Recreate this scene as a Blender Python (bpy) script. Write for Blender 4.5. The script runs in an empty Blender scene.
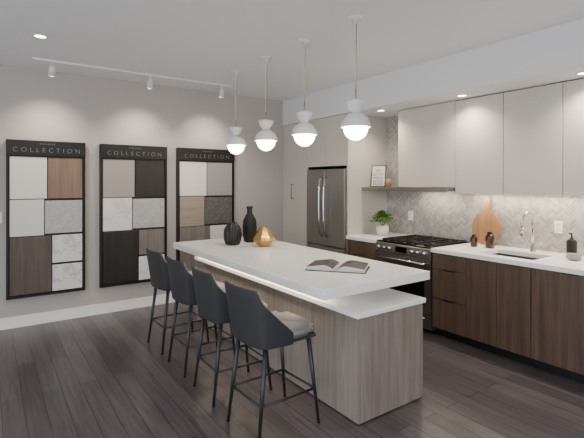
import bpy, bmesh, math, random
from mathutils import Vector, Matrix
random.seed(7)
scene = bpy.context.scene
COL = scene.collection
# ------------------------------------------------------------------ helpers
def srgb(r, g, b):
    def f(c):
        c /= 255.0
        return c/12.92 if c <= 0.04045 else ((c+0.055)/1.055)**2.4
    return (f(r), f(g), f(b), 1)
def new_mat(name):
    m = bpy.data.materials.new(name); m.use_nodes = True
    nt = m.node_tree; b = nt.nodes['Principled BSDF']
    return m, nt, b
def mat_plain(name, col, rough=0.5, metal=0.0, noise=0.0, nscale=20, bump=0.0, coat=0.0, spec=None):
    m, nt, b = new_mat(name)
    b.inputs['Base Color'].default_value = col
    b.inputs['Roughness'].default_value = rough
    b.inputs['Metallic'].default_value = metal
    if spec is not None: b.inputs['Specular IOR Level'].default_value = spec
    if coat: b.inputs['Coat Weight'].default_value = coat
    tc = nt.nodes.new('ShaderNodeTexCoord')
    n = nt.nodes.new('ShaderNodeTexNoise'); n.inputs['Scale'].default_value = nscale
    n.inputs['Detail'].default_value = 4
    nt.links.new(tc.outputs['Object'], n.inputs['Vector'])
    if noise > 0:
        r = nt.nodes.new('ShaderNodeValToRGB')
        c = Vector(col[:3])
        r.color_ramp.elements[0].position = 0.3; r.color_ramp.elements[1].position = 0.7
        r.color_ramp.elements[0].color = (*(c*(1-noise)), 1)
        r.color_ramp.elements[1].color = (*(c*(1+noise)), 1)
        nt.links.new(n.outputs['Fac'], r.inputs['Fac'])
        nt.links.new(r.outputs['Color'], b.inputs['Base Color'])
    if bump > 0:
        bp = nt.nodes.new('ShaderNodeBump'); bp.inputs['Strength'].default_value = bump
        bp.inputs['Distance'].default_value = 0.002
        nt.links.new(n.outputs['Fac'], bp.inputs['Height'])
        nt.links.new(bp.outputs['Normal'], b.inputs['Normal'])
    return m
def mat_wood(name, c1, c2, grain='Z', rough=0.45, dens=28, stretch=0.06):
    m, nt, b = new_mat(name)
    tc = nt.nodes.new('ShaderNodeTexCoord'); mp = nt.nodes.new('ShaderNodeMapping')
    s = [dens]*3; s['XYZ'.index(grain)] = dens*stretch
    mp.inputs['Scale'].default_value = s
    nt.links.new(tc.outputs['Object'], mp.inputs['Vector'])
    n = nt.nodes.new('ShaderNodeTexNoise'); n.inputs['Scale'].default_value = 1.0
    n.inputs['Detail'].default_value = 6; n.inputs['Roughness'].default_value = 0.65
    n.inputs['Distortion'].default_value = 0.6
    nt.links.new(mp.outputs['Vector'], n.inputs['Vector'])
    r = nt.nodes.new('ShaderNodeValToRGB')
    r.color_ramp.elements[0].position = 0.32; r.color_ramp.elements[1].position = 0.68
    r.color_ramp.elements[0].color = c1; r.color_ramp.elements[1].color = c2
    nt.links.new(n.outputs['Fac'], r.inputs['Fac'])
    nt.links.new(r.outputs['Color'], b.inputs['Base Color'])
    b.inputs['Roughness'].default_value = rough
    bp = nt.nodes.new('ShaderNodeBump'); bp.inputs['Strength'].default_value = 0.15
    bp.inputs['Distance'].default_value = 0.002
    nt.links.new(n.outputs['Fac'], bp.inputs['Height']); nt.links.new(bp.outputs['Normal'], b.inputs['Normal'])
    return m
def mat_marble(name, base, vein, scale=3.0, rough=0.3):
    m, nt, b = new_mat(name)
    tc = nt.nodes.new('ShaderNodeTexCoord')
    n = nt.nodes.new('ShaderNodeTexNoise'); n.inputs['Scale'].default_value = scale
    n.inputs['Detail'].default_value = 5; n.inputs['Distortion'].default_value = 1.2
    nt.links.new(tc.outputs['Object'], n.inputs['Vector'])
    r = nt.nodes.new('ShaderNodeValToRGB'); e = r.color_ramp.elements
    e[0].position = 0.47; e[0].color = base; e[1].position = 0.53; e[1].color = base
    x = e.new(0.5); x.color = vein
    nt.links.new(n.outputs['Fac'], r.inputs['Fac']); nt.links.new(r.outputs['Color'], b.inputs['Base Color'])
    b.inputs['Roughness'].default_value = rough
    return m
def mat_brick(name, c1, c2, mortar, scale, bw=0.5, rh=0.25, rot=(0, 0, 0), msize=0.02, rough=0.4):
    m, nt, b = new_mat(name)
    tc = nt.nodes.new('ShaderNodeTexCoord'); mp = nt.nodes.new('ShaderNodeMapping')
    mp.inputs['Rotation'].default_value = rot
    nt.links.new(tc.outputs['Object'], mp.inputs['Vector'])
    br = nt.nodes.new('ShaderNodeTexBrick'); br.inputs['Scale'].default_value = scale
    br.inputs['Color1'].default_value = c1; br.inputs['Color2'].default_value = c2
    br.inputs['Mortar'].default_value = mortar; br.inputs['Mortar Size'].default_value = msize
    br.inputs['Brick Width'].default_value = bw; br.inputs['Row Height'].default_value = rh
    nt.links.new(mp.outputs['Vector'], br.inputs['Vector'])
    nt.links.new(br.outputs['Color'], b.inputs['Base Color'])
    b.inputs['Roughness'].default_value = rough
    return m
def mat_emit(name, col, strength):
    m, nt, b = new_mat(name)
    b.inputs['Base Color'].default_value = (0.9, 0.9, 0.9, 1)
    b.inputs['Emission Color'].default_value = col
    b.inputs['Emission Strength'].default_value = strength
    return m
def mat_floor():
    m, nt, b = new_mat('floor_planks')
    tc = nt.nodes.new('ShaderNodeTexCoord'); mp = nt.nodes.new('ShaderNodeMapping')
    mp.inputs['Rotation'].default_value = (0, 0, math.radians(90))
    nt.links.new(tc.outputs['Object'], mp.inputs['Vector'])
    br = nt.nodes.new('ShaderNodeTexBrick'); br.inputs['Scale'].default_value = 1
    br.inputs['Color1'].default_value = srgb(98, 92, 95); br.inputs['Color2'].default_value = srgb(74, 70, 73)
    br.inputs['Mortar'].default_value = srgb(24, 22, 24); br.inputs['Mortar Size'].default_value = 0.0028
    br.inputs['Mortar Smooth'].default_value = 0.3
    br.inputs['Brick Width'].default_value = 1.9; br.inputs['Row Height'].default_value = 0.13
    br.offset = 0.37
    nt.links.new(mp.outputs['Vector'], br.inputs['Vector'])
    mp2 = nt.nodes.new('ShaderNodeMapping'); mp2.inputs['Scale'].default_value = (45, 2.2, 1)
    nt.links.new(tc.outputs['Object'], mp2.inputs['Vector'])
    n = nt.nodes.new('ShaderNodeTexNoise'); n.inputs['Scale'].default_value = 1
    n.inputs['Detail'].default_value = 6; n.inputs['Distortion'].default_value = 0.8
    nt.links.new(mp2.outputs['Vector'], n.inputs['Vector'])
    r = nt.nodes.new('ShaderNodeValToRGB')
    r.color_ramp.elements[0].position = 0.3; r.color_ramp.elements[1].position = 0.7
    r.color_ramp.elements[0].color = (0.68, 0.67, 0.68, 1); r.color_ramp.elements[1].color = (1.22, 1.2, 1.2, 1)
    nt.links.new(n.outputs['Fac'], r.inputs['Fac'])
    mx = nt.nodes.new('ShaderNodeMix'); mx.data_type = 'RGBA'; mx.blend_type = 'MULTIPLY'
    mx.inputs['Factor'].default_value = 1
    nt.links.new(br.outputs['Color'], mx.inputs['A']); nt.links.new(r.outputs['Color'], mx.inputs['B'])
    nt.links.new(mx.outputs['Result'], b.inputs['Base Color'])
    b.inputs['Roughness'].default_value = 0.3
    bp = nt.nodes.new('ShaderNodeBump'); bp.inputs['Strength'].default_value = 0.25; bp.inputs['Distance'].default_value = 0.002
    nt.links.new(n.outputs['Fac'], bp.inputs['Height']); nt.links.new(bp.outputs['Normal'], b.inputs['Normal'])
    return m

def link(ob, parent=None):
    COL.objects.link(ob)
    if parent is not None: ob.parent = parent
    return ob
def group(name, loc=(0, 0, 0), rz=0):
    e = bpy.data.objects.new(name, None); e.empty_display_size = 0.1
    e.location = loc; e.rotation_euler = (0, 0, rz)
    COL.objects.link(e); return e
def mesh_obj(name, bm, mats, parent=None, loc=(0, 0, 0), smooth=False, flip=False):
    bmesh.ops.recalc_face_normals(bm, faces=bm.faces)
    me = bpy.data.meshes.new(name); bm.to_mesh(me); bm.free()
    if not isinstance(mats, (list, tuple)): mats = [mats]
    for m in mats: me.materials.append(m)
    if smooth:
        for p in me.polygons: p.use_smooth = True
    ob = bpy.data.objects.new(name, me); ob.location = loc
    return link(ob, parent)
def box(name, lo, hi, mat, parent=None, bevel=0.0, seg=2):
    lo = Vector(lo); hi = Vector(hi)
    c = (lo+hi)/2; s = hi-lo
    bm = bmesh.new(); bmesh.ops.create_cube(bm, size=1)
    bmesh.ops.scale(bm, vec=s, verts=bm.verts)
    if bevel > 0:
        bmesh.ops.bevel(bm, geom=bm.edges[:], offset=bevel, segments=seg, affect='EDGES', profile=0.5)
    off = Vector(parent.location) if (parent is not None and not parent.get('local')) else Vector((0, 0, 0))
    return mesh_obj(name, bm, mat, parent, c-off)
def lathe(name, prof, mat, loc, parent=None, seg=48, ribs=0, ribamp=0.0, smooth=True, cap=True):
    bm = bmesh.new(); rings = []
    for (r, z) in prof:
        ring = []
        for i in range(seg):
            a = 2*math.pi*i/seg
            rr = r*(1+ribamp*math.cos(ribs*a)) if ribs else r
            ring.append(bm.verts.new((rr*math.cos(a), rr*math.sin(a), z)))
        rings.append(ring)
    for a, b in zip(rings, rings[1:]):
        for i in range(seg):
            j = (i+1) % seg
            bm.faces.new((a[i], a[j], b[j], b[i]))
    if cap:
        bm.faces.new(rings[0]); bm.faces.new(rings[-1])
    off = Vector(parent.location) if (parent is not None and not parent.get('local')) else Vector((0, 0, 0))
    bmesh.ops.remove_doubles(bm, verts=bm.verts, dist=1e-5)
    return mesh_obj(name, bm, mat, parent, Vector(loc)-off, smooth)
def tube(name, pts, rad, mat, parent=None, seg=12, closed=False):
    pts = [Vector(p) for p in pts]
    off = Vector(parent.location) if (parent is not None and not parent.get('local')) else Vector((0, 0, 0))
    pts = [p-off for p in pts]
    n = len(pts)
    rads = rad if isinstance(rad, (list, tuple)) else [rad]*n
    bm = bmesh.new(); rings = []
    t0 = (pts[1]-pts[0]).normalized()
    up = Vector((0, 0, 1)) if abs(t0.z) < 0.9 else Vector((1, 0, 0))
    nrm = (up - t0*up.dot(t0)).normalized()
    for i in range(n):
        if closed: t = (pts[(i+1) % n]-pts[i-1]).normalized()
        elif i == 0: t = (pts[1]-pts[0]).normalized()
        elif i == n-1: t = (pts[-1]-pts[-2]).normalized()
        else: t = ((pts[i+1]-pts[i]).normalized()+(pts[i]-pts[i-1]).normalized()).normalized()
        nrm = (nrm - t*nrm.dot(t)).normalized(); bn = t.cross(nrm)
        rings.append([bm.verts.new(pts[i]+(nrm*math.cos(2*math.pi*k/seg)+bn*math.sin(2*math.pi*k/seg))*rads[i]) for k in range(seg)])
    pairs = list(zip(rings, rings[1:]))
    if closed: pairs.append((rings[-1], rings[0]))
    for a, b in pairs:
        for k in range(seg):
            j = (k+1) % seg; bm.faces.new((a[k], a[j], b[j], b[k]))
    if not closed:
        bm.faces.new(rings[0]); bm.faces.new(rings[-1])
    return mesh_obj(name, bm, mat, parent, (0, 0, 0), True)
def spot(name, loc, target, energy, color=(1, 0.86, 0.7), size=100, blend=0.8, parent=None, rad=0.04):
    l = bpy.data.lights.new(name, 'SPOT'); l.energy = energy; l.color = color
    l.spot_size = math.radians(size); l.spot_blend = blend; l.shadow_soft_size = rad
    ob = bpy.data.objects.new(name, l)
    d = Vector(target)-Vector(loc)
    ob.rotation_euler = d.to_track_quat('-Z', 'Y').to_euler()
    off = Vector(parent.location) if parent is not None else Vector((0, 0, 0))
    ob.location = Vector(loc)-off
    return link(ob, parent)
def strip(name, loc, sx, sy, energy, color=(1, 0.86, 0.7), parent=None, rot=(0, 0, 0)):
    l = bpy.data.lights.new(name, 'AREA'); l.shape = 'RECTANGLE'; l.size = sx; l.size_y = sy
    l.energy = energy; l.color = color
    ob = bpy.data.objects.new(name, l); ob.rotation_euler = rot
    off = Vector(parent.location) if parent is not None else Vector((0, 0, 0))
    ob.location = Vector(loc)-off
    return link(ob, parent)

# ------------------------------------------------------------------ materials
M_wall = mat_plain('wall_paint', srgb(180, 174, 170), 0.85, noise=0.01, nscale=3)
M_ceil = mat_plain('ceiling_paint', srgb(230, 231, 234), 0.9)
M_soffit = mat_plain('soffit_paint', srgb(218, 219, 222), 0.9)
M_trim = mat_plain('trim_white', srgb(242, 241, 240), 0.5)
M_floor = mat_floor()
M_upper = mat_plain('cabinet_greige', srgb(194, 189, 182), 0.45)
M_gap = mat_plain('shadow_gap', srgb(34, 32, 31), 0.8)
M_quartz = mat_plain('quartz_white', srgb(252, 252, 252), 0.2, noise=0.005, nscale=60)
M_walnut = mat_wood('walnut_dark', srgb(72, 57, 49), srgb(108, 88, 75), 'Z', 0.4, 26, 0.05)
M_islw = mat_wood('island_wood', srgb(120, 109, 103), srgb(152, 141, 134), 'Z', 0.5, 40, 0.04)
M_islw_lit = mat_wood('island_wood_lit_side', srgb(128, 119, 113), srgb(156, 147, 140), 'Z', 0.5, 40, 0.04)  # lighter copy of the island wood, LED light on this side painted in
M_toe = mat_plain('toe_kick', srgb(22, 20, 20), 0.5)
M_steel = mat_plain('brushed_steel', srgb(162, 159, 156), 0.32, 0.92)
M_steel_d = mat_plain('dark_stainless', srgb(128, 126, 124), 0.32, 0.9)
M_chrome = mat_plain('chrome', srgb(205, 205, 208), 0.12, 1.0)
M_black = mat_plain('black_metal', srgb(18, 18, 19), 0.4, 0.3)
M_blackfr = mat_plain('black_frame', srgb(11, 10, 11), 0.5)
M_glassb = mat_plain('black_glass', srgb(10, 10, 11), 0.08)
M_iron = mat_plain('cast_iron', srgb(16, 16, 17), 0.6)
M_white = mat_plain('white_enamel', srgb(222, 222, 221), 0.35)
M_brass = mat_plain('brass', srgb(190, 165, 120), 0.3, 1.0)
M_gold = mat_plain('gold', srgb(210, 174, 114), 0.25, 1.0)
M_char = mat_plain('charcoal_leather', srgb(48, 49, 52), 0.6, noise=0.12, nscale=180, bump=0.3)
M_seat = mat_plain('grey_fabric', srgb(144, 142, 143), 0.85, noise=0.12, nscale=220, bump=0.4)
M_leg = mat_plain('gunmetal', srgb(62, 64, 68), 0.4, 0.6)
M_globe = mat_emit('lit_globe', (1, 0.86, 0.66, 1), 30.0)
M_disc = mat_emit('lit_lens', (1, 0.88, 0.72, 1), 16.0)
M_led = mat_emit('led_strip', (1, 0.8, 0.58, 1), 6.0)
M_grout = mat_plain('grout', srgb(186, 184, 182), 0.8)
M_t1 = mat_plain('tile_a', srgb(164, 161, 159), 0.3, noise=0.05, nscale=15)
M_t2 = mat_plain('tile_b', srgb(150, 148, 146), 0.3, noise=0.06, nscale=15)
M_t3 = mat_plain('tile_c', srgb(178, 175, 172), 0.3, noise=0.05, nscale=15)
M_board = mat_wood('cutting_board_wood', srgb(140, 100, 64), srgb(176, 134, 94), 'Z', 0.5, 30, 0.08)
M_hood = mat_plain('hood_steel', srgb(150, 144, 138), 0.3, 0.9)
M_amber = mat_plain('amber_glass', srgb(58, 30, 16), 0.12)
M_vase = mat_plain('black_ceramic', srgb(20, 19, 20), 0.35)
M_vase2 = mat_plain('black_matte_ceramic', srgb(18, 17, 17), 0.6, bump=0.5, nscale=60)
M_leaf = mat_plain('leaf_green', srgb(92, 146, 52), 0.5, noise=0.3, nscale=25)
M_paper = mat_plain('paper', srgb(205, 202, 198), 0.7)
M_print = mat_plain('printed_page', srgb(66, 62, 60), 0.5, noise=0.85, nscale=14)
M_text = mat_plain('sign_letters', srgb(118, 118, 118), 0.4)
M_textd = mat_plain('dark_letters', srgb(40, 40, 40), 0.6)
C_white = mat_plain('chip_white', srgb(222, 217, 211), 0.5)
C_offw = mat_plain('chip_offwhite', srgb(212, 209, 205), 0.5)
C_taupe = mat_plain('chip_taupe', srgb(158, 150, 145), 0.5)
C_gray = mat_plain('chip_gray', srgb(150, 149, 150), 0.5)
C_brown = mat_wood('chip_brown', srgb(112, 90, 74), srgb(136, 112, 94), 'Z', 0.5, 30, 0.05)
C_dbrown = mat_wood('chip_dark_brown', srgb(72, 59, 54), srgb(96, 81, 74), 'Z', 0.5, 30, 0.05)
C_black = mat_wood('chip_black', srgb(20, 18, 18), srgb(36, 33, 32), 'Z', 0.5, 30, 0.05)
C_gwood = mat_wood('chip_grey_wood', srgb(100, 94, 90), srgb(128, 120, 114), 'Z', 0.5, 30, 0.05)
C_beige = mat_wood('chip_beige', srgb(140, 126, 114), srgb(160, 146, 134), 'X', 0.5, 30, 0.05)
C_marb = mat_marble('chip_marble', srgb(216, 214, 212), srgb(184, 183, 184), 3)
C_marb2 = mat_marble('chip_marble_b', srgb(220, 218, 216), srgb(200, 199, 200), 2.2)
C_mos = mat_brick('chip_mosaic', srgb(176, 174, 174), srgb(150, 149, 150), srgb(202, 200, 199), 20, 0.5, 0.3, (math.radians(90), math.radians(0), math.radians(45)))
C_mosd = mat_brick('chip_mosaic_dark', srgb(96, 92, 90), srgb(60, 58, 58), srgb(120, 118, 116), 18, 0.5, 0.3, (math.radians(90), math.radians(0), math.radians(45)))

# ------------------------------------------------------------------ room
YW, XW, ZC = 5.67, 4.555, 2.89
X0, Y0 = -3.0, -1.8
XC = 3.82
box('floor', (X0-.2, Y0-.2, -.1), (XW+.1, YW+.1, 0), M_floor)
box('ceiling', (X0-.2, Y0-.2, ZC), (XW+.1, YW+.1, ZC+.1), M_ceil)
box('wall_back', (X0-.2, YW, 0), (XW+.1, YW+.12, ZC), M_wall)
box('wall_right', (XW, Y0, 0), (XW+.12, YW, ZC), M_wall)
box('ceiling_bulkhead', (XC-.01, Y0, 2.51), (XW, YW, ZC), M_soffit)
def window_wall(name, fixed, axis, a0, a1, o0, o1, z0, z1, n):
    g = group(name, (0, 0, 0))
    def B(nm, u0, u1, w0, w1, m, t0=0, t1=.12):
        if axis == 'X': box(nm, (u0, fixed-t1, w0), (u1, fixed-t0, w1), m, g)
        else: box(nm, (fixed-t1, u0, w0), (fixed-t0, u1, w1), m, g)
    B('pier_1', a0, o0, 0, ZC, M_wall); B('pier_2', o1, a1, 0, ZC, M_wall)
    B('sill', o0, o1, 0, z0, M_wall); B('header', o0, o1, z1, ZC, M_wall)
    for i in range(1, n):
        u = o0+(o1-o0)*i/n
        B('mullion_%d' % i, u-.03, u+.03, z0, z1, M_black, 0.03, 0.09)
window_wall('wall_front', Y0, 'X', X0, XW, -2.7, 2.0, 0.08, 2.7, 3)
window_wall('wall_left', X0, 'Y', Y0, YW, -1.5, 4.2, 0.08, 2.7, 4)
box('baseboard_back', (X0, YW-.018, 0), (XC, YW, 0.125), M_trim, bevel=.003)

# ------------------------------------------------------------------ display boards on the back wall
def board(x0, x1, title, chips):
    yb = YW; z0, z1 = 0.33, 2.075
    g = group('material_sample_board', ((x0+x1)/2, yb-.03, 1.2))
    w = x1-x0
    box('back_panel', (x0, yb-.035, z0), (x1, yb-.001, z1), M_blackfr, g)
    box('frame_left', (x0, yb-.065, z0), (x0+.02, yb-.035, z1), M_blackfr, g)
    box('frame_right', (x1-.02, yb-.065, z0), (x1, yb-.035, z1), M_blackfr, g)
    box('frame_bottom', (x0, yb-.065, z0), (x1, yb-.035, z0+.02), M_blackfr, g)
    box('header', (x0, yb-.075, 1.91), (x1, yb-.035, z1), M_blackfr, g)
    for s, (bx0, bz0, bx1, bz1, m) in enumerate(chips):
        a = x0+.028; W = w-.056; b0 = z0+.03; Hh = 1.895-b0
        box('chip_%d' % (s+1), (a+W*bx0+.005, yb-.058, b0+Hh*bz0+.005), (a+W*bx1-.005, yb-.035, b0+Hh*bz1-.005), m, g, bevel=.002, seg=1)
    for (body, size, z) in ((title, .072, 1.945), ('FINISHES', .024, 2.03)):
        cu = bpy.data.curves.new('title', 'FONT'); cu.body = body; cu.size = size; cu.extrude = .001
        cu.align_x = 'CENTER'; cu.space_character = 1.7; cu.offset = -.0012 if size > .05 else 0
        cu.materials.append(M_text)
        ob = bpy.data.objects.new('title_text', cu); ob.rotation_euler = (math.radians(90), 0, 0)
        ob.location = Vector(((x0+x1)/2, yb-.0765, z))-g.location
        link(ob, g)
board(0.16, 0.945, 'COLLECTION', [
    (0, .69, .5, 1, C_white), (.5, .69, 1, 1, C_brown),
    (0, .42, .46, .69, C_offw), (.46, .43, 1, .68, C_mos),
    (0, 0, .56, .42, C_dbrown), (.56, .21, 1, .42, C_marb), (.56, 0, 1, .2, C_marb)])
board(1.11, 1.93, 'COLLECTION', [
    (0, .69, .5, 1, C_taupe), (.5, .69, 1, 1, C_black),
    (0, .42, .46, .69, C_marb2), (.46, .43, 1, .68, C_mos),
    (0, 0, .56, .42, C_black), (.56, .21, 1, .42, C_gwood), (.56, 0, 1, .2, C_marb2)])
board(2.075, 2.92, 'COLLECTION', [
    (0, .69, .5, 1, C_white), (.5, .69, 1, 1, C_gray),
    (0, .42, .46, .69, C_beige), (.46, .43, 1, .68, C_mosd),
    (0, 0, .56, .42, C_gwood), (.56, .21, 1, .42, C_offw), (.56, 0, 1, .2, C_marb2)])
g = group('light_switch', (0.09, YW-.005, 1.22))
box('plate', (.055, YW-.008, 1.16), (.125, YW, 1.28), M_trim, g, .002)
box('rocker', (.075, YW-.012, 1.19), (.105, YW-.008, 1.25), M_white, g, .001)

# ------------------------------------------------------------------ track lighting
YT = 5.15
g = group('track_light', (1.5, YT, ZC))
box('rail', (.37, YT-.015, ZC-.025), (2.65, YT+.015, ZC), M_white, g, .003)
for i, x in enumerate((.55, 1.57, 2.50)):
    hb = Vector((x, YT, ZC-.11))
    tube('stem_%d' % i, [(x, YT, ZC-.025), (x, YT, ZC-.07)], .01, M_white, g)
    d = Vector((0, .45, -1)).normalized()
    tube('head_%d' % i, [hb-d*.045, hb+d*.055], [.028, .036], M_white, g, 24)
    tube('lens_%d' % i, [hb+d*.055, hb+d*.058], .028, M_disc, g, 24)
    spot('spot_%d' % i, hb+d*.07, hb+d*2, 50, (1, .87, .72), 105, 1, g)

def downlight(x, y, z, e, size=110, tgt=None):
    g = group('recessed_downlight', (x, y, z))
    lathe('trim_ring', [(.045, 0), (.062, 0), (.062, -.006), (.047, -.008), (.045, -.002)], M_white, (x, y, z), g, 32, cap=False)
    lathe('lens', [(.0001, -.001), (.045, -.001), (.045, -.003), (.0001, -.003)], M_disc, (x, y, z), g, 32)
    spot('lamp', (x, y, z-.02), tgt or (x, y, 0), e, (1, .87, .72), size, 1, g)
downlight(.375, 4.37, ZC, 25)
for y in (3.78, 2.65, 1.53, .4): downlight(4.02, y, 2.51, 50, 140)
for (x, y) in ((.4, 1.9), (-1, 4.3), (-1, 1.9)): downlight(x, y, ZC, 25)

# ------------------------------------------------------------------ pendants
def pendant(x, y):
    g = group('pendant_lamp', (x, y, ZC))
    lathe('canopy', [(.001, 0), (.06, 0), (.06, -.014), (.045, -.02), (.02, -.022), (.018, -.05), (.001, -.05)], M_white, (x, y, ZC), g)
    tube('cord_a', [(x-.008, y, ZC-.04), (x-.003, y, 2.3)], .003, M_white, g, 8)
    tube('cord_b', [(x+.008, y, ZC-.04), (x+.003, y, 2.3)], .003, M_brass, g, 8)
    tube('brass_stem', [(x, y, 2.33), (x, y, 2.235)], .007, M_brass, g, 12)
    z = 2.02
    lathe('upper_cup', [(.012, .205), (.058, .208), (.074, .218), (.078, .224), (.074, .206), (.058, .165), (.038, .14), (.030, .125)], M_white, (x, y, z), g)
    lathe('dome_shade', [(.030, .128), (.055, .118), (.088, .092), (.108, .058), (.117, .022), (.118, .012), (.112, .012), (.104, .045), (.08, .085), (.02, .112)], M_white, (x, y, z), g)
    lathe('globe', [(.094*math.sin(a)+.0001, .008-.096*math.cos(a)) for a in [math.pi*i/24 for i in range(25)]][:18], M_globe, (x, y, z), g)
for y in (4.445, 3.79, 3.13, 2.465): pendant(2.34, y)

# ------------------------------------------------------------------ island
g = group('kitchen_island', (2.25, 3.45, 0))
IY0, IY1 = 2.07, 4.78
IX0, IX1 = 1.99, 2.645
box('plinth', (IX0+.06, IY0+.03, 0), (IX1-.06, IY1-.03, .05), M_toe, g)
box('base_cabinet', (IX0+.02, IY0+.02, .02), (IX1-.02, IY1-.02, .71), M_islw_lit, g)
box('end_panel_near', (IX0, IY0, .012), (IX1, IY0+.02, .71), M_islw, g)
box('end_panel_far', (IX0, IY1-.02, .012), (IX1, IY1, .71), M_islw, g)
n = 5
for i in range(n):
    a = IY0+.02+(IY1-IY0-.04)*i/n; b = IY0+.02+(IY1-IY0-.04)*(i+1)/n
    box('side_panel_%d' % i, (IX0, a+.001, .012), (IX0+.02, b-.001, .71), M_islw_lit, g)
    box('door_%d' % i, (IX1-.02, a+.002, .08), (IX1, b-.002, .70), M_walnut, g)
box('lower_slab', (IX0-.02, IY0-.015, .71), (IX1+.02, IY1, .745), M_quartz, g, .003)
box('riser', (IX0+.12, IY0+.42, .745), (IX1-.06, IY1-.1, .855), M_white, g)
box('top_slab', (1.735, 2.115, .855), (2.79, 4.83, .92), M_quartz, g, .004)
box('led_profile', (1.93, 2.4, .847), (1.95, 4.7, .855), M_led, g)
strip('led_light', (1.94, 3.55, .843), .02, 2.3, 7, (1, .8, .6), g)

# ------------------------------------------------------------------ stools
def stool(x, y, rz=0):
    g = group('bar_stool', (x, y, 0), rz); g['local'] = 1
    bm = bmesh.new(); bmesh.ops.create_cube(bm, size=1)
    bmesh.ops.scale(bm, vec=(.42, .42, .075), verts=bm.verts)
    bmesh.ops.bevel(bm, geom=[e for e in bm.edges if abs((e.verts[0].co-e.verts[1].co).z) > .01], offset=.06, segments=4, affect='EDGES')
    bmesh.ops.bevel(bm, geom=[e for e in bm.edges if abs((e.verts[0].co-e.verts[1].co).z) < .001 and len(e.link_faces) == 2 and e.calc_face_angle(0) > 1], offset=.025, segments=3, affect='EDGES')
    ob = mesh_obj('seat_cushion', bm, M_seat, g, (.02, 0, .638), True)
    box('seat_pan', (-.19, -.19, .580), (.215, .19, .602), M_char, g, .006)
    def shell(nm, mat, inset, thick, ztop, zbot, wing):
        bm = bmesh.new(); NU, NV = 32, 8; grid = []
        for i in range(NU+1):
            s = -1+2*i/NU; a = abs(s)
            if a < .66:
                py = s/.66*.205; px = -.235+.035*(a/.66)**2.4
            else:
                k = (a-.66)/.34
                py = math.copysign(.205+.022*math.sin(k*math.pi/2), s); px = -.200+wing*k
            py -= math.copysign(inset, s)*min(1, a*2); px += inset
            top = ztop if a < .58 else ztop-(ztop-.665)*((a-.58)/.42)**.9
            col = []
            for j in range(NV+1):
                v = j/NV; z = zbot+(top-zbot)*v
                lean = -.045*max(0, (z-.6)/.33)
                flare = 1+.05*((z-.6)/.33)
                col.append(bm.verts.new((px+lean, py*flare*(1-.06*(1-v)), z)))
            grid.append(col)
        for i in range(NU):
            for j in range(NV):
                bm.faces.new((grid[i][j], grid[i+1][j], grid[i+1][j+1], grid[i][j+1]))
        ob = mesh_obj(nm, bm, [mat], g, (0, 0, 0), True)
        md = ob.modifiers.new('s', 'SOLIDIFY'); md.thickness = thick; md.offset = 0
        md = ob.modifiers.new('b', 'BEVEL'); md.width = .008; md.segments = 3
    shell('back_shell', M_char, 0, .022, .95, .585, .20)
    shell('back_pad', M_seat, .017, .014, .94, .62, .17)
    tops = [(-.17, -.16), (-.17, .16), (.17, .16), (.17, -.16)]
    feet = [(-.24, -.19), (-.24, .19), (.235, .19), (.235, -.19)]
    mid = []
    for i in range(4):
        t = Vector((*tops[i], .585)); f = Vector((*feet[i], 0))
        tube('leg_%d' % (i+1), [f, t], [.010, .016], M_leg, g, 12)
        mid.append(f+(t-f)*.40)
        tube('glide_%d' % (i+1), [f, f+Vector((0, 0, .008))], .012, M_black, g, 12)
    for i in range(4):
        tube('footrest_%d' % (i+1), [mid[i], mid[(i+1) % 4]], .008, M_leg, g, 10)
for y, r in ((4.2, 2), (3.61, 0), (3.03, -2), (2.44, 2)): stool(1.565, y, math.radians(r))

# ------------------------------------------------------------------ kitchen run
XF = 3.80
YP = 4.166
g = group('pantry_cabinet', (4.1, 5.35, 0))
box('carcass', (XC+.02, 5.032, .08), (XW-.002, YW-.002, 2.508), M_gap, g)
box('toe_kick', (XC+.06, 5.032, 0), (XW-.002, YW-.002, .08), M_toe, g)
box('door_left', (XC, 5.35, .08), (XC+.02, YW-.004, 2.505), M_upper, g)
box('door_right', (XC, 5.034, .08), (XC+.02, 5.346, 2.505), M_upper, g)
tube('pull', [(XC, 5.40, 1.36), (XC-.035, 5.40, 1.36), (XC-.035, 5.40, 1.58), (XC, 5.40, 1.58)], .006, M_black, g, 8)
g = group('refrigerator_surround_cabinet', (4.1, 4.6, 0))
box('side_panel', (XC, YP, 0), (XW-.002, YP+.025, 2.508), M_upper, g)
box('carcass', (XC+.02, YP+.027, 1.83), (XW-.002, 5.03, 2.508), M_gap, g)
box('door_left', (XC, 4.612, 1.83), (XC+.02, 5.03, 2.505), M_upper, g)
box('door_right', (XC, YP+.027, 1.83), (XC+.02, 4.608, 2.505), M_upper, g)
g = group('refrigerator', (4.1, 4.6, 0))
FY0, FY1 = 4.20, 5.02
FX = XC-.03
box('body', (FX+.07, FY0, .02), (4.52, FY1, 1.79), M_steel_d, g)
box('feet', (3.95, FY0+.05, 0), (4.5, FY1-.05, .02), M_black, g)
ym = (FY0+FY1)/2
box('door_left', (FX, ym+.003, .74), (FX+.068, FY1, 1.79), M_steel, g, .008)
box('door_right', (FX, FY0, .74), (FX+.068, ym-.003, 1.79), M_steel, g, .008)
box('freezer_drawer', (FX, FY0, .06), (FX+.068, FY1, .73), M_steel, g, .008)
for k, yy in (('left', ym+.05), ('right', ym-.05)):
    tube('handle_'+k, [(FX, yy, .86), (FX-.045, yy, .90), (FX-.06, yy, 1.1), (FX-.062, yy, 1.28), (FX-.06, yy, 1.46), (FX-.045, yy, 1.64), (FX, yy, 1.68)], .012, M_chrome, g, 12)
tube('handle_drawer', [(FX, FY0+.1, .64), (FX-.05, FY0+.12, .64), (FX-.05, FY1-.12, .64), (FX, FY1-.1, .64)], .012, M_chrome, g, 12)
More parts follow.
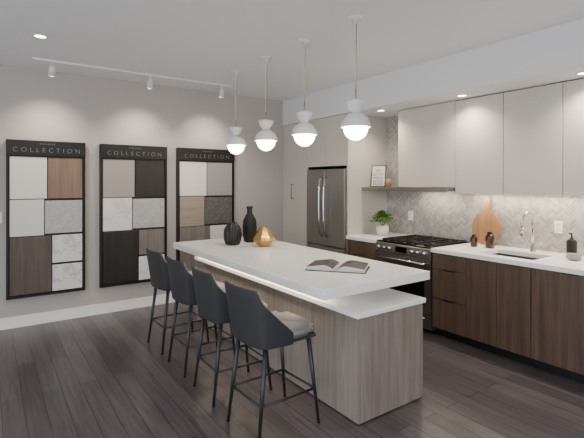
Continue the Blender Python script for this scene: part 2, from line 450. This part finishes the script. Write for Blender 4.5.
def base_unit(name, y0, y1, fronts):
    g = group(name, (4.1, (y0+y1)/2, 0))
    box('carcass', (XF+.02, y0, .1), (XW-.002, y1, .878), M_gap, g)
    box('toe_kick', (XF+.08, y0, 0), (XW-.002, y1, .1), M_toe, g)
    for i, (a, b, c, d) in enumerate(fronts):
        box('front_%d' % i, (XF, a+.0025, c), (XF+.02, b-.0025, d), M_walnut, g, .001, 1)
        yc = (a+b)/2
        box('edge_pull_%d' % i, (XF-.012, yc-.06, d-.004), (XF+.006, yc+.06, d+.001), M_black, g)
    return g
R0, R1 = 2.862, 3.645
base_unit('base_cabinet', 3.655, YP-.004, [(3.655, YP-.004, .715, .872), (3.655, YP-.004, .1, .71)])
base_unit('base_cabinet', 2.462, 2.852, [(2.462, 2.852, .715, .872), (2.462, 2.852, .41, .71), (2.462, 2.852, .1, .405)])
g = group('sink_cabinet', (4.1, 2.15, 0))
box('side_a', (XF+.02, 2.44, .1), (XW-.002, 2.458, .878), M_gap, g)
box('side_b', (XF+.02, 1.85, .1), (XW-.002, 1.866, .878), M_gap, g)
box('bottom', (XF+.02, 1.868, .1), (XW-.002, 2.438, .12), M_gap, g)
box('toe_kick', (XF+.08, 1.85, 0), (XW-.002, 2.46, .1), M_toe, g)
for i, (a, b) in enumerate(((1.85, 2.155), (2.155, 2.46))):
    box('door_%d' % i, (XF, a+.0025, .1), (XF+.02, b-.0025, .872), M_walnut, g, .001, 1)
    box('edge_pull_%d' % i, (XF-.012, (a+b)/2-.06, .868), (XF+.006, (a+b)/2+.06, .873), M_black, g)
base_unit('panelled_dishwasher', 1.245, 1.848, [(1.245, 1.848, .1, .872)])
base_unit('base_cabinet', .64, 1.243, [(.64, 1.243, .715, .872), (.64, 1.243, .1, .71)])
base_unit('base_cabinet', .0, .638, [(.0, .638, .715, .872), (.0, .638, .1, .71)])
g = group('kitchen_countertop', (4.1, 2.3, .9))
CX = XF-.02
box('slab_short', (CX, 3.65, .88), (XW-.004, YP-.002, .92), M_quartz, g, .002)
SY0, SY1, SX0, SX1 = 1.89, 2.42, 3.93, 4.30
box('slab_main_a', (CX, SY1, .88), (XW-.004, 2.856, .92), M_quartz, g)
box('slab_main_b', (CX, 0, .88), (XW-.004, SY0, .92), M_quartz, g)
box('slab_main_c', (CX, SY0, .88), (SX0, SY1, .92), M_quartz, g)
box('slab_main_d', (SX1, SY0, .88), (XW-.004, SY1, .92), M_quartz, g)
SYM = (SY0+SY1)/2
g = group('undermount_sink', (4.11, SYM, .8))
box('bottom', (SX0, SY0, .69), (SX1, SY1, .70), M_steel_d, g)
box('wall_1', (SX0-.008, SY0, .69), (SX0, SY1, .879), M_steel_d, g)
box('wall_2', (SX1, SY0, .69), (SX1+.008, SY1, .879), M_steel_d, g)
box('wall_3', (SX0, SY0-.008, .69), (SX1, SY0, .879), M_steel_d, g)
box('wall_4', (SX0, SY1, .69), (SX1, SY1+.008, .879), M_steel_d, g)
lathe('drain', [(.001, .004), (.04, .004), (.045, 0), (.001, 0)], M_chrome, (4.11, SYM, .70), g, 24)
fx, fy = 4.39, 2.115
g = group('kitchen_faucet', (fx, fy, .92))
lathe('base', [(.001, 0), (.028, 0), (.028, .012), (.02, .02), (.018, .07), (.014, .075), (.001, .075)], M_chrome, (fx, fy, .92), g, 24)
arc = [(fx, fy, .99), (fx, fy, 1.22)]
for i in range(1, 13):
    a = math.pi*i/12
    arc.append((fx-.085+.085*math.cos(a), fy+.02*i/12, 1.22+.085*math.sin(a)))
arc += [(fx-.17, fy+.02, 1.17)]
tube('spout', arc, .013, M_chrome, g, 14)
tube('spray_head', [(fx-.17, fy+.02, 1.175), (fx-.17, fy+.02, 1.09)], [.016, .019], M_chrome, g, 14)
tube('lever', [(fx, fy-.015, .97), (fx-.01, fy-.05, .985), (fx-.02, fy-.10, 1.01)], [.009, .007, .005], M_chrome, g, 10)

def herring(name, rects):
    w, n = .026, 3; c45 = math.cos(math.pi/4)
    base_mats = [M_t1, M_t2, M_t3, M_grout]
    out = bmesh.new()
    for (ya, yb, za, zb) in rects:
        b = bmesh.new(); R = int(((yb-ya)+(zb-za))/w/1.2)+12
        def put(x, y, sx, sy):
            g_ = .06
            P = []
            for (a, c) in ((x+g_, y+g_), (x+sx-g_, y+g_), (x+sx-g_, y+sy-g_), (x+g_, y+sy-g_)):
                u = (a*c45-c*c45)*w+ (ya+yb)/2; v = (a*c45+c*c45)*w + (za+zb)/2
                P.append((u, v))
            if max(p[0] for p in P) < ya or min(p[0] for p in P) > yb or max(p[1] for p in P) < za or min(p[1] for p in P) > zb: return
            f = b.faces.new([b.verts.new((0, p[0], p[1])) for p in P]); f.material_index = random.choice((0, 1, 2))
        for k in range(-R, R):
            for m in range(-R//n, R//n+1):
                put(k+2*n*m, k, n, 1)
                put(k+2*n*m, k-2*n+1, 1, n)
        for co, no in (((0, ya, 0), (0, -1, 0)), ((0, yb, 0), (0, 1, 0)), ((0, 0, za), (0, 0, -1)), ((0, 0, zb), (0, 0, 1))):
            bmesh.ops.bisect_plane(b, geom=b.verts[:]+b.edges[:]+b.faces[:], plane_co=co, plane_no=no, clear_outer=True)
        vs = {v: out.verts.new(v.co) for v in b.verts}
        for f in b.faces:
            nf = out.faces.new([vs[v] for v in f.verts]); nf.material_index = f.material_index
        b.free()
        q = out.faces.new([out.verts.new((.0012, yy, zz)) for yy, zz in ((ya, za), (yb, za), (yb, zb), (ya, zb))]); q.material_index = 3
    me = bpy.data.meshes.new(name); out.to_mesh(me); out.free()
    for m in base_mats: me.materials.append(m)
    ob = bpy.data.objects.new(name, me); ob.location = (XW-.003, 0, 0); link(ob)
herring('backsplash_tile', [(0, YP-.002, .92, 1.487), (2.85, YP-.002, 1.487, 1.62), (3.665, YP-.002, 1.62, 2.508)])

XU = 4.20
ys = [3.66, 2.854, 2.31, 1.765, 1.22, .68, .14]
for i in range(6):
    a, b = ys[i+1], ys[i]
    g = group('upper_cabinet', (4.35, (a+b)/2, 2))
    zb = 1.555 if i == 0 else 1.487
    box('carcass', (XU+.02, a+.001, zb), (XW-.006, b-.001, 2.508), M_gap if i else M_upper, g)
    box('underside', (XU+.02, a+.001, zb-.003), (XW-.006, b-.001, zb), M_upper, g)
    box('door', (XU, a+.003, zb-.003), (XU+.019, b-.003, 2.50), M_upper, g, .001, 1)
    if i > 0:
        box('led_profile', (4.44, a+.03, 1.477), (4.46, b-.03, 1.484), M_led, g)
        strip('led_light', (4.45, (a+b)/2, 1.474), .02, .5, 4.0, (1, .82, .62), g)
g = group('range_hood', (4.3, 3.25, 1.5))
box('visor', (4.07, 2.86, 1.52), (XW-.006, 3.655, 1.548), M_hood, g, .002)
box('front_lip', (4.06, 2.86, 1.50), (4.075, 3.655, 1.55), M_hood, g, .002)
box('filter', (4.10, 2.92, 1.512), (4.52, 3.6, 1.52), M_steel, g)
strip('hood_light', (4.4, 3.25, 1.508), .05, .5, 4, (1, .85, .66), g)
box('floating_shelf', (4.06, 3.658, 1.50), (XW-.006, YP-.003, 1.545), M_hood, None, .002)

# ------------------------------------------------------------------ range
g = group('range_oven', (4.15, 3.25, 0))
dx = -.05
def rb(nm, x0, y0, z0, x1, y1, z1, m, bev=0): return box(nm, (x0+dx, y0, z0), (x1+dx, y1, z1), m, g, bev)
rb('body', 3.88, R0, .04, 4.57, R1, .90, M_steel_d)
rb('feet', 3.95, R0+.04, 0, 4.5, R1-.04, .04, M_black)
rb('oven_door', 3.84, R0+.003, .22, 3.878, R1-.003, .79, M_steel_d, .004)
rb('door_glass', 3.837, R0+.08, .30, 3.841, R1-.08, .68, M_glassb)
rb('storage_drawer', 3.845, R0+.003, .05, 3.878, R1-.003, .21, M_steel_d, .004)
rb('control_panel', 3.83, R0, .80, 3.90, R1, .905, M_steel, .006)
ymid = (R0+R1)/2
rb('display', 3.828, ymid-.08, .82, 3.831, ymid+.08, .885, M_glassb)
for i, o in enumerate((-.32, -.24, -.16, .16, .24, .32)):
    tube('knob_%d' % i, [(3.831+dx, ymid+o, .852), (3.80+dx, ymid+o, .852)], [.024, .02], M_chrome, g, 20)
tube('oven_handle', [(3.84+dx, R0+.06, .745), (3.79+dx, R0+.06, .745), (3.79+dx, R1-.06, .745), (3.84+dx, R1-.06, .745)], .013, M_chrome, g, 12)
tube('drawer_handle', [(3.845+dx, R0+.06, .175), (3.805+dx, R0+.06, .175), (3.805+dx, R1-.06, .175), (3.845+dx, R1-.06, .175)], .009, M_chrome, g, 12)
rb('cooktop', 3.86, R0-.003, .905, 4.59, R1+.003, .925, M_glassb, .004)
for gi in range(3):
    a = R0+.03+gi*.243; b = a+.232
    for yy in (a, (a+b)/2, b): rb('grate', 3.92, yy-.006, .925, 4.52, yy+.006, .942, M_iron)
    for xx in (3.92, 4.07, 4.22, 4.37, 4.51): rb('grate_bar', xx-.006, a, .932, xx+.006, b, .943, M_iron)
for xx in (4.02, 4.33):
    for yy in (ymid-.25, ymid, ymid+.25): lathe('burner', [(.001, .012), (.04, .012), (.05, 0), (.001, 0)], M_iron, (xx, yy, .925), g, 24)

# ------------------------------------------------------------------ props on the island
TZ = .9205
g = group('ribbed_vase', (2.20, 4.26, TZ))
lathe('body', [(.05, 0), (.075, .01), (.092, .06), (.095, .12), (.09, .17), (.068, .215), (.05, .225), (.05, .245), (.043, .245), (.043, .21), (.06, .16), (.02, .02)], M_vase, (2.20, 4.26, TZ), g, 96, ribs=16, ribamp=.05)
g = group('bottle_vase', (2.47, 4.36, TZ))
lathe('body', [(.05, 0), (.065, .01), (.08, .08), (.082, .18), (.075, .25), (.05, .30), (.032, .33), (.028, .37), (.04, .41), (.036, .41), (.022, .36), (.02, .2)], M_vase2, (2.47, 4.36, TZ), g, 48)
g = group('faceted_gold_bowl', (2.43, 3.98, TZ))
lathe('body', [(.055, 0), (.13, .07), (.118, .10), (.045, .20), (.012, .215), (.012, .21), (.04, .19)], M_gold, (2.43, 3.98, TZ), g, 8, smooth=False)
g = group('open_book', (2.28, 2.60, TZ), math.radians(-52)); g['local'] = 1
box('cover', (-.235, -.15, 0), (.235, .15, .004), M_black, g)
for sgn, nm in ((-1, 'left'), (1, 'right')):
    bm = bmesh.new(); top = []; bot = []
    for i in range(15):
        u = i/14; x = sgn*(.002+.222*u)
        z = .010+.048*math.sin(min(1, u*2.2)*math.pi/2)*(1-.6*u)
        top.append((x, z)); bot.append((x, .0045))
    vt = [[bm.verts.new((x, y, z)) for x, z in top] for y in (-.143, .143)]
    vb = [[bm.verts.new((x, y, z)) for x, z in bot] for y in (-.143, .143)]
    for i in range(14):
        f = bm.faces.new((vt[0][i], vt[0][i+1], vt[1][i+1], vt[1][i])); f.material_index = 1 if 0 < i < 14 else 0
        bm.faces.new((vb[0][i], vb[0][i+1], vb[1][i+1], vb[1][i]))
        for k in (0, 1): bm.faces.new((vt[k][i], vt[k][i+1], vb[k][i+1], vb[k][i]))
    for i in (0, 14): bm.faces.new((vt[0][i], vt[1][i], vb[1][i], vb[0][i]))
    mesh_obj('pages_'+nm, bm, [M_paper, M_print], g)

# ------------------------------------------------------------------ props on the counter
g = group('cutting_board', (4.50, 2.66, .92)); g['local'] = 1
bm = bmesh.new(); out = []
R = .165
for i in range(41):
    a = math.radians(90+12)+math.radians(360-24)*i/40
    out.append((R*math.cos(a), .19+ (R*1.12)*math.sin(a)))
out += [(.03, .42), (.035, .50), (.02, .535), (-.02, .535), (-.035, .50), (-.03, .42)]
fr = [bm.verts.new((-.009, y, z)) for y, z in out]; bk = [bm.verts.new((.009, y, z)) for y, z in out]
bm.faces.new(fr); bm.faces.new(bk)
for i in range(len(out)):
    j = (i+1) % len(out); bm.faces.new((fr[i], fr[j], bk[j], bk[i]))
ob = mesh_obj('paddle', bm, M_board, g, (-.035, 0, -.0035)); ob.rotation_euler = (0, math.radians(6), 0)
def jar(name, x, y, r, h, mat, cap):
    g = group(name, (x, y, .9205))
    lathe('body', [(.001, 0), (r, 0), (r, h*.72), (r*.9, h*.78), (r*.55, h*.84), (r*.55, h*.88), (.001, h*.88)], mat, (x, y, .9205), g, 32)
    lathe('lid', [(.001, h*.86), (r*.62, h*.86), (r*.62, h), (.001, h)], cap, (x, y, .9205), g, 32)
jar('amber_bottle', 4.25, 2.66, .036, .13, M_amber, M_black)
jar('amber_bottle', 4.30, 2.51, .045, .17, M_amber, M_black)
g = group('soap_dispenser', (4.33, 1.745, .9205))
lathe('body', [(.001, 0), (.042, 0), (.042, .15), (.034, .165), (.016, .17), (.016, .185), (.001, .185)], M_vase2, (4.33, 1.745, .9205), g, 32)
tube('pump', [(4.33, 1.745, 1.10), (4.33, 1.745, 1.145), (4.28, 1.745, 1.145)], .007, M_black, g, 10)
g = group('small_bowl', (4.22, 1.68, .9205))
lathe('body', [(.025, 0), (.05, .01), (.062, .055), (.058, .055), (.044, .014), (.001, .01)], M_seat, (4.22, 1.68, .9205), g, 32)
px_, py_ = 4.21, 3.93
g = group('potted_plant', (px_, py_, .9205))
lathe('pot', [(.05, 0), (.065, .005), (.078, .06), (.08, .13), (.072, .13), (.068, .115), (.001, .11)], M_white, (px_, py_, .9205), g, 32)
bm = bmesh.new()
for i in range(240):
    a = random.uniform(0, 2*math.pi); ph = random.uniform(.0, 1.75); rr = random.uniform(.06, .14)
    c = Vector((math.cos(a)*math.sin(ph)*rr*1.1, math.sin(a)*math.sin(ph)*rr*1.1, .19+math.cos(ph)*rr*.9))
    d = Vector((math.cos(a), math.sin(a), random.uniform(-.5, .6))).normalized(); s = d.cross(Vector((0, 0, 1))).normalized()
    L = random.uniform(.035, .055); W = L*.45; up = Vector((0, 0, .008))
    vs = [bm.verts.new(c-d*L*.5), bm.verts.new(c+s*W+up), bm.verts.new(c+d*L*.6), bm.verts.new(c-s*W+up)]
    bm.faces.new(vs)
mesh_obj('leaves', bm, M_leaf, g)
for i in range(8):
    a = i*.8
    tube('stem_%d' % i, [(px_, py_, .9205+.10), (px_+.07*math.cos(a), py_+.07*math.sin(a), .9205+.24)], .003, M_leaf, g, 6)
g = group('framed_sign', (4.22, 4.02, 1.5465)); g['local'] = 1
g.rotation_euler = (0, math.radians(8), math.radians(20))
box('frame', (-.008, -.10, .001), (.008, .10, .29), M_textd, g)
box('card', (-.0095, -.09, .012), (-.008, .09, .278), M_paper, g)
for i, z in enumerate((.225, .175, .125, .08, .04)):
    cu = bpy.data.curves.new('word', 'FONT'); cu.body = ['EAT', 'LOCAL', 'FRESH', 'GOOD', 'FOOD'][i]; cu.size = .048; cu.extrude = .0005
    cu.align_x = 'CENTER'; cu.materials.append(M_textd)
    ob = bpy.data.objects.new('word_%d' % i, cu); ob.rotation_euler = (math.radians(90), 0, math.radians(-90)); ob.location = (-.0102, 0, z-.02); link(ob, g)
g = group('wooden_cup', (4.18, 3.80, 1.5455))
lathe('body', [(.001, 0), (.035, 0), (.04, .10), (.035, .10), (.03, .01), (.001, .008)], M_board, (4.18, 3.80, 1.5455), g, 24)
for y in (3.75, 1.95, 1.45):
    g = group('wall_outlet', (XW-.005, y, 1.17))
    box('plate', (XW-.01, y-.037, 1.11), (XW-.0035, y+.037, 1.23), M_trim, g, .002)
    for z in (1.145, 1.195): box('socket', (XW-.0115, y-.016, z-.014), (XW-.0095, y+.016, z+.014), M_white, g)

# ------------------------------------------------------------------ world & camera
w = bpy.data.worlds.new('World'); scene.world = w; w.use_nodes = True
bg = w.node_tree.nodes['Background']; bg.inputs['Color'].default_value = (.90, .95, 1.0, 1); bg.inputs['Strength'].default_value = 3.3
cam = bpy.data.cameras.new('camera'); co = bpy.data.objects.new('camera', cam); COL.objects.link(co)
co.location = (0, 0, 1.6); co.rotation_euler = (math.radians(90), 0, math.radians(-35.13))
cam.sensor_width = 36; cam.lens = 432/584*36; cam.shift_y = -36/584
cam.clip_start = .05
scene.camera = co
